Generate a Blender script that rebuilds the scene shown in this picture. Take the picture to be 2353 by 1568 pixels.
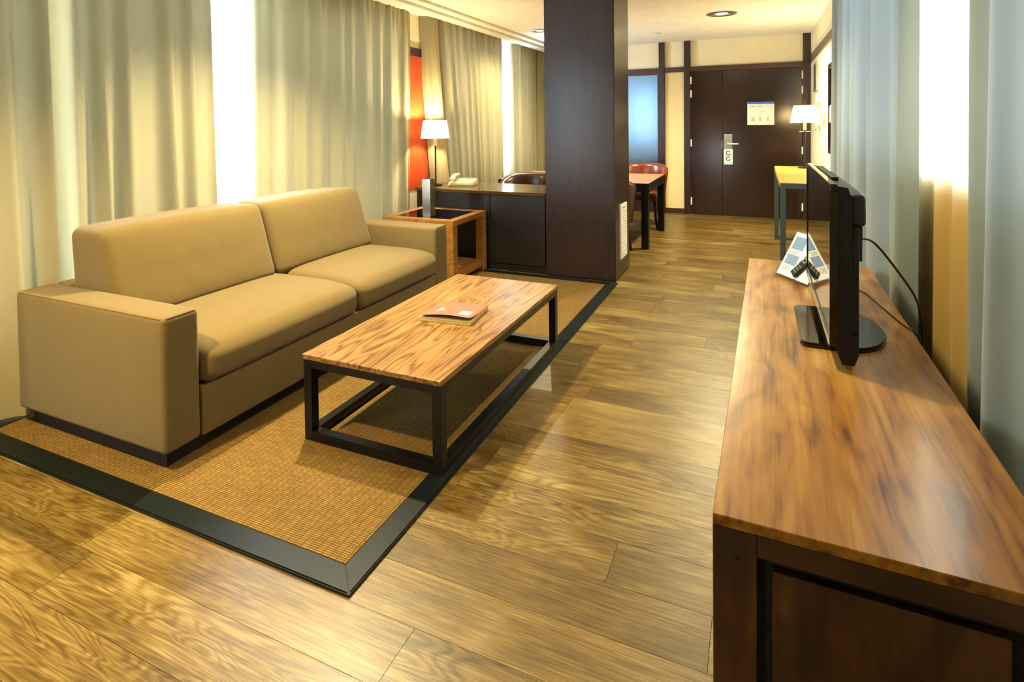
import bpy, bmesh, math, random
from mathutils import Vector, Matrix
PI = math.pi
sc = bpy.context.scene
C = sc.collection
for o in list(bpy.data.objects):
    bpy.data.objects.remove(o, do_unlink=True)

# ------------------------------------------------------------------ camera
def cam_setup():
    F, W, H = 1294.0, 2353.0, 1568.0
    CY = 311.2
    yaw, pit, rol = 0.41257, 0.02297, 0.01152
    f = Vector((-math.sin(yaw) * math.cos(pit), math.cos(yaw) * math.cos(pit), -math.sin(pit)))
    r = Vector((math.cos(yaw), math.sin(yaw), 0)); d = f.cross(r)
    c, s = math.cos(rol), math.sin(rol)
    r2 = c * r + s * d; d2 = -s * r + c * d
    cd = bpy.data.cameras.new('camera'); cam = bpy.data.objects.new('camera', cd); C.objects.link(cam)
    cd.sensor_fit = 'HORIZONTAL'; cd.sensor_width = 36.0; cd.lens = F / W * 36.0
    cd.shift_y = (CY - H / 2) / W; cd.clip_start = 0.02; cd.clip_end = 200
    up = -d2; b = -f
    cam.matrix_world = Matrix(((r2.x, up.x, b.x, 0), (r2.y, up.y, b.y, 0), (r2.z, up.z, b.z, 1.42), (0, 0, 0, 1)))
    sc.camera = cam
cam_setup()

# ------------------------------------------------------------------ world, exposure, daylight
SKY = 34.0
wd = bpy.data.worlds.new('daylight'); sc.world = wd; wd.use_nodes = True
bg = wd.node_tree.nodes['Background']
bg.inputs[0].default_value = (0.78, 0.90, 1.0, 1); bg.inputs[1].default_value = SKY
vs = sc.view_settings
vs.view_transform = 'Standard'; vs.look = 'None'; vs.gamma = 1.0; vs.use_curve_mapping = False
vs.exposure = 0.55
sc.cycles.max_bounces = 10; sc.cycles.diffuse_bounces = 2; sc.cycles.glossy_bounces = 4
sc.cycles.transparent_max_bounces = 16; sc.cycles.transmission_bounces = 6
sc.cycles.use_denoising = True; sc.cycles.sample_clamp_indirect = 6.0
sc.cycles.caustics_reflective = False; sc.cycles.caustics_refractive = False

def portal(name, x, y0, y1, z0, z1, face):
    ld = bpy.data.lights.new(name, 'AREA'); ld.shape = 'RECTANGLE'
    ld.cycles.is_portal = True
    ob = bpy.data.objects.new(name, ld); C.objects.link(ob)
    if face in ('+x', '-x'):
        ld.size = z1 - z0; ld.size_y = y1 - y0
        ob.location = (x, (y0 + y1) / 2, (z0 + z1) / 2)
        ob.rotation_euler = (0, -PI / 2 if face == '+x' else PI / 2, 0)
    else:
        ld.size = y1 - y0; ld.size_y = z1 - z0
        ob.location = ((y0 + y1) / 2, x, (z0 + z1) / 2)
        ob.rotation_euler = (PI / 2 if face == '+y' else -PI / 2, 0, 0)
# window openings (wall, span, sill, head)
WL1 = (1.0, 5.02, 0.42, 2.5)
WL2 = (5.75, 8.6, 0.72, 2.5)
WB2 = (-3.56, -3.3, 0.42, 2.5)  # unseen narrow opening behind the camera, added for the tall panel's reflection
WR1 = (1.35, 4.9, 1.17, 2.5)
WB = (-1.25, -1.04, 0.05, 0.8)  # unseen low slot behind the camera, added for a bright streak on the door
portal('window_daylight_sofa', -3.80, *WL1, '+x')
portal('window_daylight_desk', -3.80, *WL2, '+x')
portal('window_daylight_near', -1.16, *WB2, '+y')
portal('window_daylight_right', 0.96, *WR1, '-x')
portal('window_daylight_back', -1.16, *WB, '+y')

# ------------------------------------------------------------------ material helpers
def lin(h):
    h = h.lstrip('#'); v = [int(h[i:i + 2], 16) / 255 for i in (0, 2, 4)]
    return tuple((x / 12.92 if x <= 0.04045 else ((x + 0.055) / 1.055) ** 2.4) for x in v) + (1.0,)
def base_mat(name):
    m = bpy.data.materials.new(name); m.use_nodes = True
    nt = m.node_tree; return m, nt, nt.nodes['Principled BSDF']
def N(nt, t, **k):
    n = nt.nodes.new(t)
    for a, v in k.items():
        if a.startswith('i_'): n.inputs[int(a[2:])].default_value = v
        else: setattr(n, a, v)
    return n
def L(nt, a, b): nt.links.new(a, b)
def math_n(nt, op, a=None, b=None):
    n = nt.nodes.new('ShaderNodeMath'); n.operation = op
    for i, v in enumerate((a, b)):
        if v is None: continue
        if isinstance(v, (int, float)): n.inputs[i].default_value = v
        else: L(nt, v, n.inputs[i])
    return n.outputs[0]
def ramp(nt, src, cols, k=1.0):
    r = nt.nodes.new('ShaderNodeValToRGB'); e = r.color_ramp.elements
    while len(e) < len(cols): e.new(0.5)
    for el, (p, c) in zip(e, cols): el.position = p; el.color = tuple(q * k for q in lin(c)[:3]) + (1,)
    L(nt, src, r.inputs[0]); return r.outputs[0]
def coords(nt, scale, rand=True):
    tc = nt.nodes.new('ShaderNodeTexCoord'); src = tc.outputs['Object']
    if rand:
        oi = nt.nodes.new('ShaderNodeObjectInfo')
        mu = nt.nodes.new('ShaderNodeVectorMath'); mu.operation = 'SCALE'
        mu.inputs[0].default_value = (17.3, 29.1, 11.7); L(nt, oi.outputs['Random'], mu.inputs['Scale'])
        ad = nt.nodes.new('ShaderNodeVectorMath'); ad.operation = 'ADD'
        L(nt, src, ad.inputs[0]); L(nt, mu.outputs[0], ad.inputs[1]); src = ad.outputs[0]
    outs = []
    for s in scale:
        mp = nt.nodes.new('ShaderNodeMapping'); mp.inputs['Scale'].default_value = s
        L(nt, src, mp.inputs['Vector']); outs.append(mp.outputs[0])
    return outs
def noise(nt, vec, scale=1.0, detail=2.0, rough=0.5, dist=0.0):
    n = nt.nodes.new('ShaderNodeTexNoise'); n.inputs['Scale'].default_value = scale
    n.inputs['Detail'].default_value = detail; n.inputs['Roughness'].default_value = rough
    n.inputs['Distortion'].default_value = dist; L(nt, vec, n.inputs['Vector']); return n.outputs['Fac']
def bump(nt, bsdf, h, strength, dist=0.002):
    b = nt.nodes.new('ShaderNodeBump'); b.inputs['Strength'].default_value = strength
    b.inputs['Distance'].default_value = dist; L(nt, h, b.inputs['Height']); L(nt, b.outputs[0], bsdf.inputs['Normal'])
def plain(name, col, rough=0.5, metal=0.0, spec=0.5, grain=0.0, gscale=400, coat=0.0):
    m, nt, b = base_mat(name)
    b.inputs['Roughness'].default_value = rough; b.inputs['Metallic'].default_value = metal
    b.inputs['Specular IOR Level'].default_value = spec; b.inputs['Coat Weight'].default_value = coat
    v, = coords(nt, [(1, 1, 1)], rand=False)
    n = noise(nt, v, gscale if grain else 6, 3)
    mx = nt.nodes.new('ShaderNodeMix'); mx.data_type = 'RGBA'
    c = lin(col); k = 0.9
    mx.inputs[6].default_value = (c[0] * k, c[1] * k, c[2] * k, 1); mx.inputs[7].default_value = (min(1, c[0] * 1.08), min(1, c[1] * 1.08), min(1, c[2] * 1.08), 1)
    L(nt, n, mx.inputs[0]); L(nt, mx.outputs[2], b.inputs['Base Color'])
    if grain: bump(nt, b, n, grain, 0.001)
    return m
def wood(name, cols, axis='X', rings=14.0, ring_amt=0.35, fib=0.25, blotch=0.5, rough=0.4, along=0.7, across=5.0, bmp=0.15, spec=0.5, coat=0.0, fibs=70, tone=0.0, sharp=2.0, k=1.0):
    m, nt, b = base_mat(name)
    def sc3(l, a):
        return {'X': (l, a, a), 'Y': (a, l, a), 'Z': (a, a, l)}[axis]
    v1, v2, v3 = coords(nt, [sc3(along, across), sc3(fibs * 0.03, fibs), sc3(along * 1.6, across * 0.8)])
    n1 = noise(nt, v1, 1.0, 2.5, 0.45, 0.5)
    s = math_n(nt, 'SINE', math_n(nt, 'MULTIPLY', n1, rings * 2 * PI))
    s = math_n(nt, 'POWER', math_n(nt, 'MULTIPLY_ADD', s, 0.5), sharp)
    s.node.inputs[0].links[0].from_node.inputs[2].default_value = 0.5
    f = noise(nt, v2, 1.0, 3, 0.6)
    bl = noise(nt, v3, 1.0, 3, 0.6, 0.8)
    # 0 = dark, 1 = light
    t = math_n(nt, 'MULTIPLY', math_n(nt, 'SUBTRACT', bl, 0.5), blotch * 2)
    t = math_n(nt, 'ADD', t, math_n(nt, 'MULTIPLY', math_n(nt, 'SUBTRACT', f, 0.5), fib * 2))
    t0 = t
    t = math_n(nt, 'SUBTRACT', t, math_n(nt, 'MULTIPLY', math_n(nt, 'SUBTRACT', s, 0.35), ring_amt))
    t = math_n(nt, 'ADD', t, 0.55 + tone)
    if name == 'floor_oak':
        # some planks are strongly figured, most are plain
        of = nt.nodes.new('ShaderNodeObjectInfo')
        g = math_n(nt, 'FRACT', math_n(nt, 'MULTIPLY', of.outputs['Random'], 7.31)); mr_ = nt.nodes.new('ShaderNodeMapRange')
        mr_.inputs['From Min'].default_value = 0.45; mr_.inputs['From Max'].default_value = 0.8; mr_.inputs['To Min'].default_value = 0.25; mr_.inputs['To Max'].default_value = 1.15
        L(nt, g, mr_.inputs['Value'])
        t = math_n(nt, 'SUBTRACT', t0, math_n(nt, 'MULTIPLY', math_n(nt, 'MULTIPLY', math_n(nt, 'SUBTRACT', s, 0.35), ring_amt), mr_.outputs[0]))
        t = math_n(nt, 'ADD', t, 0.55 + tone)
        oi = nt.nodes.new('ShaderNodeObjectInfo')
        t = math_n(nt, 'ADD', t, math_n(nt, 'MULTIPLY', math_n(nt, 'SUBTRACT', oi.outputs['Random'], 0.5), 0.3))
    t.node.use_clamp = True
    L(nt, ramp(nt, t, cols, k), b.inputs['Base Color'])
    b.inputs['Roughness'].default_value = rough; b.inputs['Specular IOR Level'].default_value = spec
    b.inputs['Coat Weight'].default_value = coat; b.inputs['Coat Roughness'].default_value = 0.12
    if bmp: bump(nt, b, t, bmp, 0.002)
    return m
def fabric(name, col, rough=0.9, weave=900, strength=0.25, transl=0.0, var=0.1, tcol=None):
    m, nt, b = base_mat(name)
    v, = coords(nt, [(1, 1, 1)], rand=False)
    n = noise(nt, v, weave, 2); n2 = noise(nt, v, 14, 3)
    c = lin(col)
    mx = nt.nodes.new('ShaderNodeMix'); mx.data_type = 'RGBA'
    mx.inputs[6].default_value = tuple(x * (1 - var) for x in c[:3]) + (1,); mx.inputs[7].default_value = tuple(min(1, x * (1 + var)) for x in c[:3]) + (1,)
    L(nt, math_n(nt, 'MULTIPLY', math_n(nt, 'ADD', n, n2), 0.5), mx.inputs[0])
    L(nt, mx.outputs[2], b.inputs['Base Color'])
    b.inputs['Roughness'].default_value = rough; b.inputs['Specular IOR Level'].default_value = 0.15
    b.inputs['Sheen Weight'].default_value = 0.15
    if strength: bump(nt, b, n, strength, 0.001)
    if transl > 0:
        tr = nt.nodes.new('ShaderNodeBsdfTranslucent'); tr.inputs[0].default_value = lin(tcol) if tcol else c
        ms = nt.nodes.new('ShaderNodeMixShader'); ms.inputs[0].default_value = transl
        L(nt, b.outputs[0], ms.inputs[1]); L(nt, tr.outputs[0], ms.inputs[2])
        L(nt, ms.outputs[0], nt.nodes['Material Output'].inputs[0])
    return m
def sheer_mat(name, col, opac=0.45):
    m, nt, b = base_mat(name)
    v, = coords(nt, [(1, 1, 1)], rand=False); n = noise(nt, v, 300, 2)
    tr = nt.nodes.new('ShaderNodeBsdfTranslucent'); tr.inputs[0].default_value = lin(col)
    b.inputs['Base Color'].default_value = lin(col); b.inputs['Roughness'].default_value = 0.9
    tp = nt.nodes.new('ShaderNodeBsdfTransparent')
    a = nt.nodes.new('ShaderNodeMixShader'); a.inputs[0].default_value = 0.6
    L(nt, b.outputs[0], a.inputs[1]); L(nt, tr.outputs[0], a.inputs[2])
    ms = nt.nodes.new('ShaderNodeMixShader')
    L(nt, math_n(nt, 'ADD', math_n(nt, 'MULTIPLY', n, 0.1), opac - 0.05), ms.inputs[0])
    L(nt, tp.outputs[0], ms.inputs[1]); L(nt, a.outputs[0], ms.inputs[2]); L(nt, ms.outputs[0], nt.nodes['Material Output'].inputs[0])
    return m
def glass_mat(name, tint=(1, 1, 1), refl=0.06, rough=0.02):
    m, nt, b = base_mat(name); nt.nodes.remove(b)
    tp = nt.nodes.new('ShaderNodeBsdfTransparent'); tp.inputs[0].default_value = (*tint, 1)
    gl = nt.nodes.new('ShaderNodeBsdfGlossy'); gl.inputs['Roughness'].default_value = rough
    fr = nt.nodes.new('ShaderNodeLayerWeight'); fr.inputs[0].default_value = 0.25
    ms = nt.nodes.new('ShaderNodeMixShader')
    L(nt, math_n(nt, 'ADD', math_n(nt, 'MULTIPLY', fr.outputs['Fresnel'], 0.8), refl), ms.inputs[0])
    L(nt, tp.outputs[0], ms.inputs[1]); L(nt, gl.outputs[0], ms.inputs[2]); L(nt, ms.outputs[0], nt.nodes['Material Output'].inputs[0])
    return m
def rug_mat():
    m, nt, b = base_mat('sisal_weave')
    v, = coords(nt, [(1, 1, 1)], rand=False)
    br = nt.nodes.new('ShaderNodeTexBrick'); br.offset = 0.5; br.offset_frequency = 1
    br.inputs['Scale'].default_value = 1.0; br.inputs['Brick Width'].default_value = 0.03; br.inputs['Row Height'].default_value = 0.0085
    br.inputs['Mortar Size'].default_value = 0.0015; br.inputs['Mortar Smooth'].default_value = 0.6; br.inputs['Bias'].default_value = 0
    br.inputs['Color1'].default_value = lin('#866A34'); br.inputs['Color2'].default_value = lin('#765A2A'); br.inputs['Mortar'].default_value = lin('#4E3A16')
    L(nt, v, br.inputs['Vector'])
    n = noise(nt, v, 5, 3); n2 = noise(nt, v, 500, 2)
    mx = nt.nodes.new('ShaderNodeMix'); mx.data_type = 'RGBA'; mx.blend_type = 'MULTIPLY'; mx.inputs[0].default_value = 0.35
    L(nt, br.outputs['Color'], mx.inputs[6]); L(nt, ramp(nt, math_n(nt, 'MULTIPLY', math_n(nt, 'ADD', n, n2), 0.5), [(0.3, '#9A8A70'), (0.7, '#FFFFFF')]), mx.inputs[7])
    L(nt, mx.outputs[2], b.inputs['Base Color']); b.inputs['Roughness'].default_value = 0.85; b.inputs['Specular IOR Level'].default_value = 0.2
    bump(nt, b, math_n(nt, 'SUBTRACT', 1.0, br.outputs['Fac']), 0.8, 0.003)
    return m
def emis(name, col, s):
    m, nt, b = base_mat(name)
    b.inputs['Base Color'].default_value = lin(col); b.inputs['Emission Color'].default_value = lin(col); b.inputs['Emission Strength'].default_value = s
    return m

M = {}
M['floor'] = wood('floor_oak', [(0.0, '#4E380E'), (0.3, '#755A1C'), (0.55, '#947432'), (0.8, '#B0924E'), (1.0, '#CCB274')], 'X', rings=20, ring_amt=0.3, fib=0.7, blotch=0.65, rough=0.36, along=1.2, across=8, bmp=0.08, spec=0.5, fibs=170, sharp=1.6, k=0.42)
M['sub'] = plain('joint_dark', '#3A2A14', 0.9)
M['oak'] = wood('oak_veneer', [(0.0, '#5A3512'), (0.35, '#8E5A24'), (0.6, '#B07A38'), (1.0, '#C99A58')], 'Y', rings=13, ring_amt=0.6, fib=0.42, blotch=0.3, rough=0.32, along=0.8, across=8.5, bmp=0.1, sharp=2.6, tone=0.1, k=0.44, fibs=110)
M['teak'] = wood('teak', [(0.0, '#6E4416'), (0.5, '#A8702E'), (1.0, '#C9924A')], 'Y', rings=6, ring_amt=0.25, fib=0.3, blotch=0.3, rough=0.4, k=0.75)
M['walnut'] = wood('walnut_top', [(0.0, '#321606'), (0.22, '#7A4612'), (0.45, '#AC6E20'), (0.75, '#C88C34'), (1.0, '#DCAC5A')], 'Y', rings=5, ring_amt=0.2, fib=0.45, blotch=0.85, rough=0.3, along=1.3, across=9.0, bmp=0.06, spec=0.5, coat=0.15, fibs=80, k=0.62)
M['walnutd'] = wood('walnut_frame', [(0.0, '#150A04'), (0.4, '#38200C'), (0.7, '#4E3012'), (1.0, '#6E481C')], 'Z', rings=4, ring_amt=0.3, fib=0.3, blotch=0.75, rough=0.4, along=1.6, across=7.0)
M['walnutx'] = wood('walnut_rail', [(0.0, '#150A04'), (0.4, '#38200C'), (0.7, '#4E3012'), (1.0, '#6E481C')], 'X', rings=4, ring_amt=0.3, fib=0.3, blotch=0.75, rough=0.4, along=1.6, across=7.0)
M['wenge'] = wood('wenge', [(0.0, '#160E0D'), (0.5, '#2A1C1B'), (1.0, '#3C2A27')], 'Z', rings=10, ring_amt=0.08, fib=0.25, blotch=0.12, rough=0.27, spec=0.5, fibs=180, bmp=0.0)
M['wengex'] = wood('wenge_rail', [(0.0, '#26120E'), (0.5, '#3A1F1A'), (1.0, '#4A2C24')], 'X', rings=10, ring_amt=0.18, fib=0.4, blotch=0.25, rough=0.35, fibs=140, bmp=0.03)
M['door'] = wood('door_wenge', [(0.0, '#140A08'), (0.5, '#23140F'), (1.0, '#362019')], 'Z', rings=10, ring_amt=0.18, fib=0.4, blotch=0.25, rough=0.17, spec=0.6, fibs=140, bmp=0.0)
M['desk'] = wood('desk_black_oak', [(0.0, '#0C0A09'), (0.5, '#171312'), (1.0, '#241E1B')], 'Z', rings=10, ring_amt=0.15, fib=0.4, blotch=0.25, rough=0.4, fibs=140, bmp=0.03)
M['desktop'] = wood('desk_top_oak', [(0.0, '#2A1A08'), (0.5, '#4A3414'), (1.0, '#6A4C20')], 'X', rings=8, ring_amt=0.15, fib=0.3, blotch=0.25, rough=0.16, fibs=120, bmp=0.0, spec=0.7)
M['dtop'] = wood('dining_top_oak', [(0.0, '#7A4A22'), (0.5, '#A06A3A'), (1.0, '#B98858')], 'X', rings=8, ring_amt=0.2, fib=0.3, blotch=0.25, rough=0.3, fibs=100, bmp=0.0)
M['ctop'] = wood('console_top_oak', [(0.0, '#8A6020'), (0.5, '#B08434'), (1.0, '#CCA450')], 'Y', rings=5, ring_amt=0.15, fib=0.25, blotch=0.3, rough=0.35, bmp=0.0)
M['black'] = plain('black_steel', '#050606', 0.36, 0.0, 0.35)
M['blackg'] = plain('black_gloss_plastic', '#060606', 0.12, 0, 0.6)
M['blackm'] = plain('black_matt_plastic', '#0A0A0A', 0.5, 0, 0.4, grain=0.1, gscale=900)
M['greybk'] = plain('grey_back_plastic', '#1A1714', 0.5)
M['screen'] = plain('screen_glass', '#020202', 0.03, 0, 1.0)
M['greysteel'] = plain('grey_painted_steel', '#3E4A48', 0.45)
M['steel'] = plain('brushed_steel', '#B8B8B0', 0.3, 0.9)
M['chrome'] = plain('smoked_chrome', '#A09A90', 0.25, 0.8)
M['sofa'] = fabric('sofa_linen', '#6A5832', 0.9, 700, 0.3, var=0.12)
M['seam'] = fabric('sofa_piping', '#6E5A38', 0.9, 500, 0.2)
M['plinth'] = plain('dark_plinth', '#0A0806', 0.7)
M['rug'] = rug_mat()
M['border'] = plain('rug_border_leather', '#081010', 0.42, 0, 0.22, grain=0.12, gscale=700)
M['curt'] = fabric('curtain_sateen', '#9C9270', 0.75, 1200, 0.06, transl=0.02, var=0.06, tcol='#E0D2A0')
M['curtr'] = fabric('curtain_lining_grey', '#8E9891', 0.75, 1200, 0.06, transl=0.015, var=0.06, tcol='#D0DADA')  # same cloth as the left curtains, cool daylight put into its colour
M['cream'] = fabric('cream_voile', '#E6B452', 0.85, 900, 0.08, transl=0.35, var=0.05, tcol='#FFF4D8')  # warm lamplight put into the orange base; the cloth itself is cream
M['sheer'] = sheer_mat('white_voile', '#FFFFFF', 0.5)
M['ceil'] = plain('ceiling_paint', '#F8F4E4', 0.9, 0, 0.1)
M['wall'] = plain('cream_wall_paint', '#EDE2BE', 0.85, 0, 0.15)
M['wallp'] = plain('beige_wall_covering', '#DDC894', 0.85, 0, 0.15)
M['frame'] = plain('white_window_frame', '#E8E8E4', 0.4)
M['glass'] = glass_mat('window_glass', (0.96, 0.98, 1.0), 0.03)
M['acr'] = glass_mat('clear_acrylic', (0.95, 0.97, 0.97), 0.08)
M['smoke'] = glass_mat('smoked_glass', (0.10, 0.09, 0.07), 0.12, 0.03)
M['blueg'] = plain('blue_grey_glass', '#7898B8', 0.2, 0.85, 0.8)  # blue of reflected daylight put into the base colour
M['mirror'] = plain('mirror_glass', '#D8D8D0', 0.02, 1.0)
M['orange'] = plain('orange_lacquer', '#B0401A', 0.35, 0, 0.5)
M['white'] = plain('white_paint', '#F0EEE6', 0.5)
M['paper'] = plain('white_paper', '#F2F2EA', 0.7, 0, 0.2)
M['ink'] = plain('grey_ink', '#8E9484', 0.7, 0, 0.2)
M['inkd'] = plain('dark_ink', '#3A4A48', 0.7, 0, 0.2)
M['blue'] = plain('blue_print', '#2C5CD8', 0.5)
M['photo'] = plain('blue_photo_print', '#7C94AC', 0.5)
M['lblue'] = plain('pale_blue_print', '#A8D8E4', 0.5)
M['shade'] = fabric('lamp_shade_cotton', '#FFF6E0', 0.9, 600, 0.05, transl=0.6, tcol='#FFF0CC')
M['bulb'] = emis('bulb_glow', '#FFE6B0', 30.0)
M['lens'] = emis('downlight_lens', '#FFF0D0', 1.2)
M['leather'] = plain('brown_leather', '#3A1C12', 0.28, 0, 0.6, grain=0.1, gscale=260)
M['leathero'] = plain('tan_leather', '#6A2E16', 0.25, 0, 0.6, grain=0.1, gscale=260)
M['phone'] = plain('cream_plastic', '#DCCF9E', 0.4)
M['peach'] = plain('peach_card', '#A4573F', 0.55)
M['pages'] = plain('page_edges', '#B8A468', 0.8)
M['silver'] = plain('silver_strip', '#C8C0A8', 0.2, 0.9)

# ------------------------------------------------------------------ mesh helpers
def bm_new(): return bmesh.new()
def add_box(bm, x0, x1, y0, y1, z0, z1, bev=0.0, seg=2):
    r = bmesh.ops.create_cube(bm, size=1.0); vs_ = r['verts']
    for v in vs_:
        v.co = Vector(((x0 + x1) / 2 + v.co.x * (x1 - x0), (y0 + y1) / 2 + v.co.y * (y1 - y0), (z0 + z1) / 2 + v.co.z * (z1 - z0)))
    if bev:
        es = list({e for v in vs_ for e in v.link_edges})
        bmesh.ops.bevel(bm, geom=es, offset=bev, segments=seg, affect='EDGES', profile=0.5)
    return bm
def box(x0, x1, y0, y1, z0, z1, bev=0.0, seg=2): return add_box(bm_new(), x0, x1, y0, y1, z0, z1, bev, seg)
def add_cyl(bm, c, r, h, seg=24, r2=None, axis='Z', caps=True):
    mt = Matrix.Translation(Vector(c))
    if axis == 'X': mt = mt @ Matrix.Rotation(PI / 2, 4, 'Y')
    if axis == 'Y': mt = mt @ Matrix.Rotation(-PI / 2, 4, 'X')
    mt = mt @ Matrix.Translation((0, 0, h / 2))
    bmesh.ops.create_cone(bm, cap_ends=caps, segments=seg, radius1=r, radius2=r if r2 is None else r2, depth=h, matrix=mt)
    return bm
def cyl(c, r, h, **k): return add_cyl(bm_new(), c, r, h, **k)
def add_lathe(bm, c, prof, seg=32):
    rings = []
    for (r, z) in prof:
        rings.append([bm.verts.new((c[0] + r * math.cos(2 * PI * i / seg), c[1] + r * math.sin(2 * PI * i / seg), c[2] + z)) for i in range(seg)])
    for a, b in zip(rings, rings[1:]):
        for i in range(seg):
            j = (i + 1) % seg; bm.faces.new((a[i], a[j], b[j], b[i]))
    return bm
def add_tube(bm, pts, r, seg=8):
    pts = [Vector(p) for p in pts]; rings = []
    for i, p in enumerate(pts):
        t = (pts[min(i + 1, len(pts) - 1)] - pts[max(i - 1, 0)]).normalized()
        u = t.cross(Vector((0, 0, 1)))
        if u.length < 1e-3: u = t.cross(Vector((1, 0, 0)))
        u.normalize(); w = t.cross(u)
        rr = r[i] if isinstance(r, (list, tuple)) else r
        rings.append([bm.verts.new(p + rr * (math.cos(2 * PI * k / seg) * u + math.sin(2 * PI * k / seg) * w)) for k in range(seg)])
    for a, b in zip(rings, rings[1:]):
        for i in range(seg):
            j = (i + 1) % seg; bm.faces.new((a[i], a[j], b[j], b[i]))
    bm.faces.new(rings[0][::-1]); bm.faces.new(rings[-1]); return bm
def spline(pts, n=8):
    P = [Vector(p) for p in pts]; out = []
    for i in range(len(P) - 1):
        p0 = P[max(i - 1, 0)]; p1 = P[i]; p2 = P[i + 1]; p3 = P[min(i + 2, len(P) - 1)]
        for k in range(n):
            t = k / n
            out.append(0.5 * ((2 * p1) + (-p0 + p2) * t + (2 * p0 - 5 * p1 + 4 * p2 - p3) * t * t + (-p0 + 3 * p1 - 3 * p2 + p3) * t ** 3))
    out.append(P[-1]); return out
def add_prism(bm, poly, vec):
    vec = Vector(vec); a = [bm.verts.new(p) for p in poly]; b = [bm.verts.new(Vector(p) + vec) for p in poly]
    n = len(a); bm.faces.new(a); bm.faces.new(b[::-1])
    for i in range(n):
        j = (i + 1) % n; bm.faces.new((a[j], a[i], b[i], b[j]))
    bmesh.ops.recalc_face_normals(bm, faces=bm.faces[:]); return bm
def rbox(x0, x1, y0, y1, z0, z1, r, n=4, mid=10, fn=None):
    """rounded, gridded cushion block"""
    bm = bm_new(); c = Vector(((x0 + x1) / 2, (y0 + y1) / 2, (z0 + z1) / 2)); h = Vector(((x1 - x0) / 2, (y1 - y0) / 2, (z1 - z0) / 2))
    def lst(a):
        l = [-a + r * (1 - math.cos(k / n * PI / 2)) for k in range(n)]
        m_ = [-(a - r) + 2 * (a - r) * k / mid for k in range(mid + 1)]
        return l + m_ + [-q for q in l[::-1]]
    ls = [lst(h[i]) for i in range(3)]
    for ax in range(3):
        u, v = [(1, 2), (2, 0), (0, 1)][ax]
        for sg in (-1, 1):
            g = []
            for a in ls[u]:
                row = []
                for b in ls[v]:
                    p = Vector((0, 0, 0)); p[ax] = sg * h[ax]; p[u] = a; p[v] = b
                    q = Vector([max(-(h[i] - r), min(h[i] - r, p[i])) for i in range(3)])
                    d = p - q
                    if d.length > 1e-9: p = q + d.normalized() * r
                    row.append(bm.verts.new(p))
                g.append(row)
            for i in range(len(g) - 1):
                for j in range(len(g[0]) - 1):
                    q4 = (g[i][j], g[i + 1][j], g[i + 1][j + 1], g[i][j + 1])
                    bm.faces.new(q4 if sg > 0 else q4[::-1])
    bmesh.ops.remove_doubles(bm, verts=bm.verts[:], dist=1e-5)
    for v in bm.verts:
        p = v.co.copy()
        if fn: p = fn(p, Vector((p.x / h.x, p.y / h.y, p.z / h.z)))
        v.co = p + c
    return bm
def wpos(o):
    p = Vector((0, 0, 0))
    while o is not None: p += o.location; o = o.parent
    return p
def obj(name, bm, mat, parent=None, smooth=False, origin=None, local=False):
    me = bpy.data.meshes.new(name); off = wpos(parent) if parent is not None else Vector((0, 0, 0))
    if local: off = Vector((0, 0, 0))
    ol = Vector((0, 0, 0))
    if origin is not None: ol = Vector(origin) - off
    for v in bm.verts: v.co -= off + ol
    bm.to_mesh(me); bm.free(); me.materials.append(M[mat] if isinstance(mat, str) else mat)
    if smooth:
        for p in me.polygons: p.use_smooth = True
        if smooth != 'all':
            me.set_sharp_from_angle(angle=math.radians(38))
    o = bpy.data.objects.new(name, me); C.objects.link(o); o.location = ol
    if parent is not None: o.parent = parent
    return o
def tag(o, label, cat, group=None):
    o['label'] = label; o['category'] = cat
    if group: o['group'] = group
    return o
def thing(name, label, cat, loc=(0, 0, 0), rotz=0.0, group=None):
    o = bpy.data.objects.new(name, None); C.objects.link(o); o.location = loc; o.rotation_euler = (0, 0, rotz)
    o.empty_display_size = 0.1
    return tag(o, label, cat, group)
def struct(name, bm, mat, parent=None, smooth=False):
    o = obj(name, bm, mat, parent, smooth)
    if parent is None: o['kind'] = 'structure'
    return o
def struct_empty(name, loc):
    o = bpy.data.objects.new(name, None); C.objects.link(o); o.location = loc; o['kind'] = 'structure'; return o
def dup(root, loc, rotz=None, label=None):
    r = root.copy(); C.objects.link(r); r.location = loc
    if rotz is not None: r.rotation_euler = (0, 0, rotz)
    if label: r['label'] = label
    for ch in list(root.children):
        c = ch.copy(); C.objects.link(c); c.parent = r
        if ch.type == 'LIGHT': pass
        for g in ch.children:
            d = g.copy(); C.objects.link(d); d.parent = c
    return r

# ------------------------------------------------------------------ room shell
XL, XR, YB, YF, ZC = -3.62, 0.67, -1.0, 8.88, 2.62
fl = struct('floor', box(XL - 0.2, XR + 0.2, YB - 0.1, YF + 0.1, -0.12, -0.011), 'sub')
rnd = random.Random(7)
W_, LEN = 0.181, 1.22
cache = {}
k0 = int(math.floor((YB - 1.668) / W_)); k1 = int(math.ceil((YF - 1.668) / W_))
for k in range(k0, k1):
    y0 = max(YB, 1.668 + k * W_); y1 = min(YF, 1.668 + (k + 1) * W_)
    ph = -0.434 if k == 0 else -0.434 + rnd.choice([0.3, 0.61, 0.92, 0.15, 0.75]) + rnd.uniform(-0.1, 0.1)
    x = ph - LEN * 6
    while x < XR:
        a, b = max(x, XL), min(x + LEN, XR); x += LEN
        if b - a < 0.03: continue
        key = (round(b - a, 3), round(y1 - y0, 3))
        g = 0.0007
        if key not in cache:
            o = obj('plank', box(g, b - a - g, g, y1 - y0 - g, -0.012, 0.0), 'floor', fl, local=True); cache[key] = o.data
        else:
            o = bpy.data.objects.new('plank', cache[key]); C.objects.link(o); o.parent = fl
        o.location = (a, y0, 0)

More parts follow.
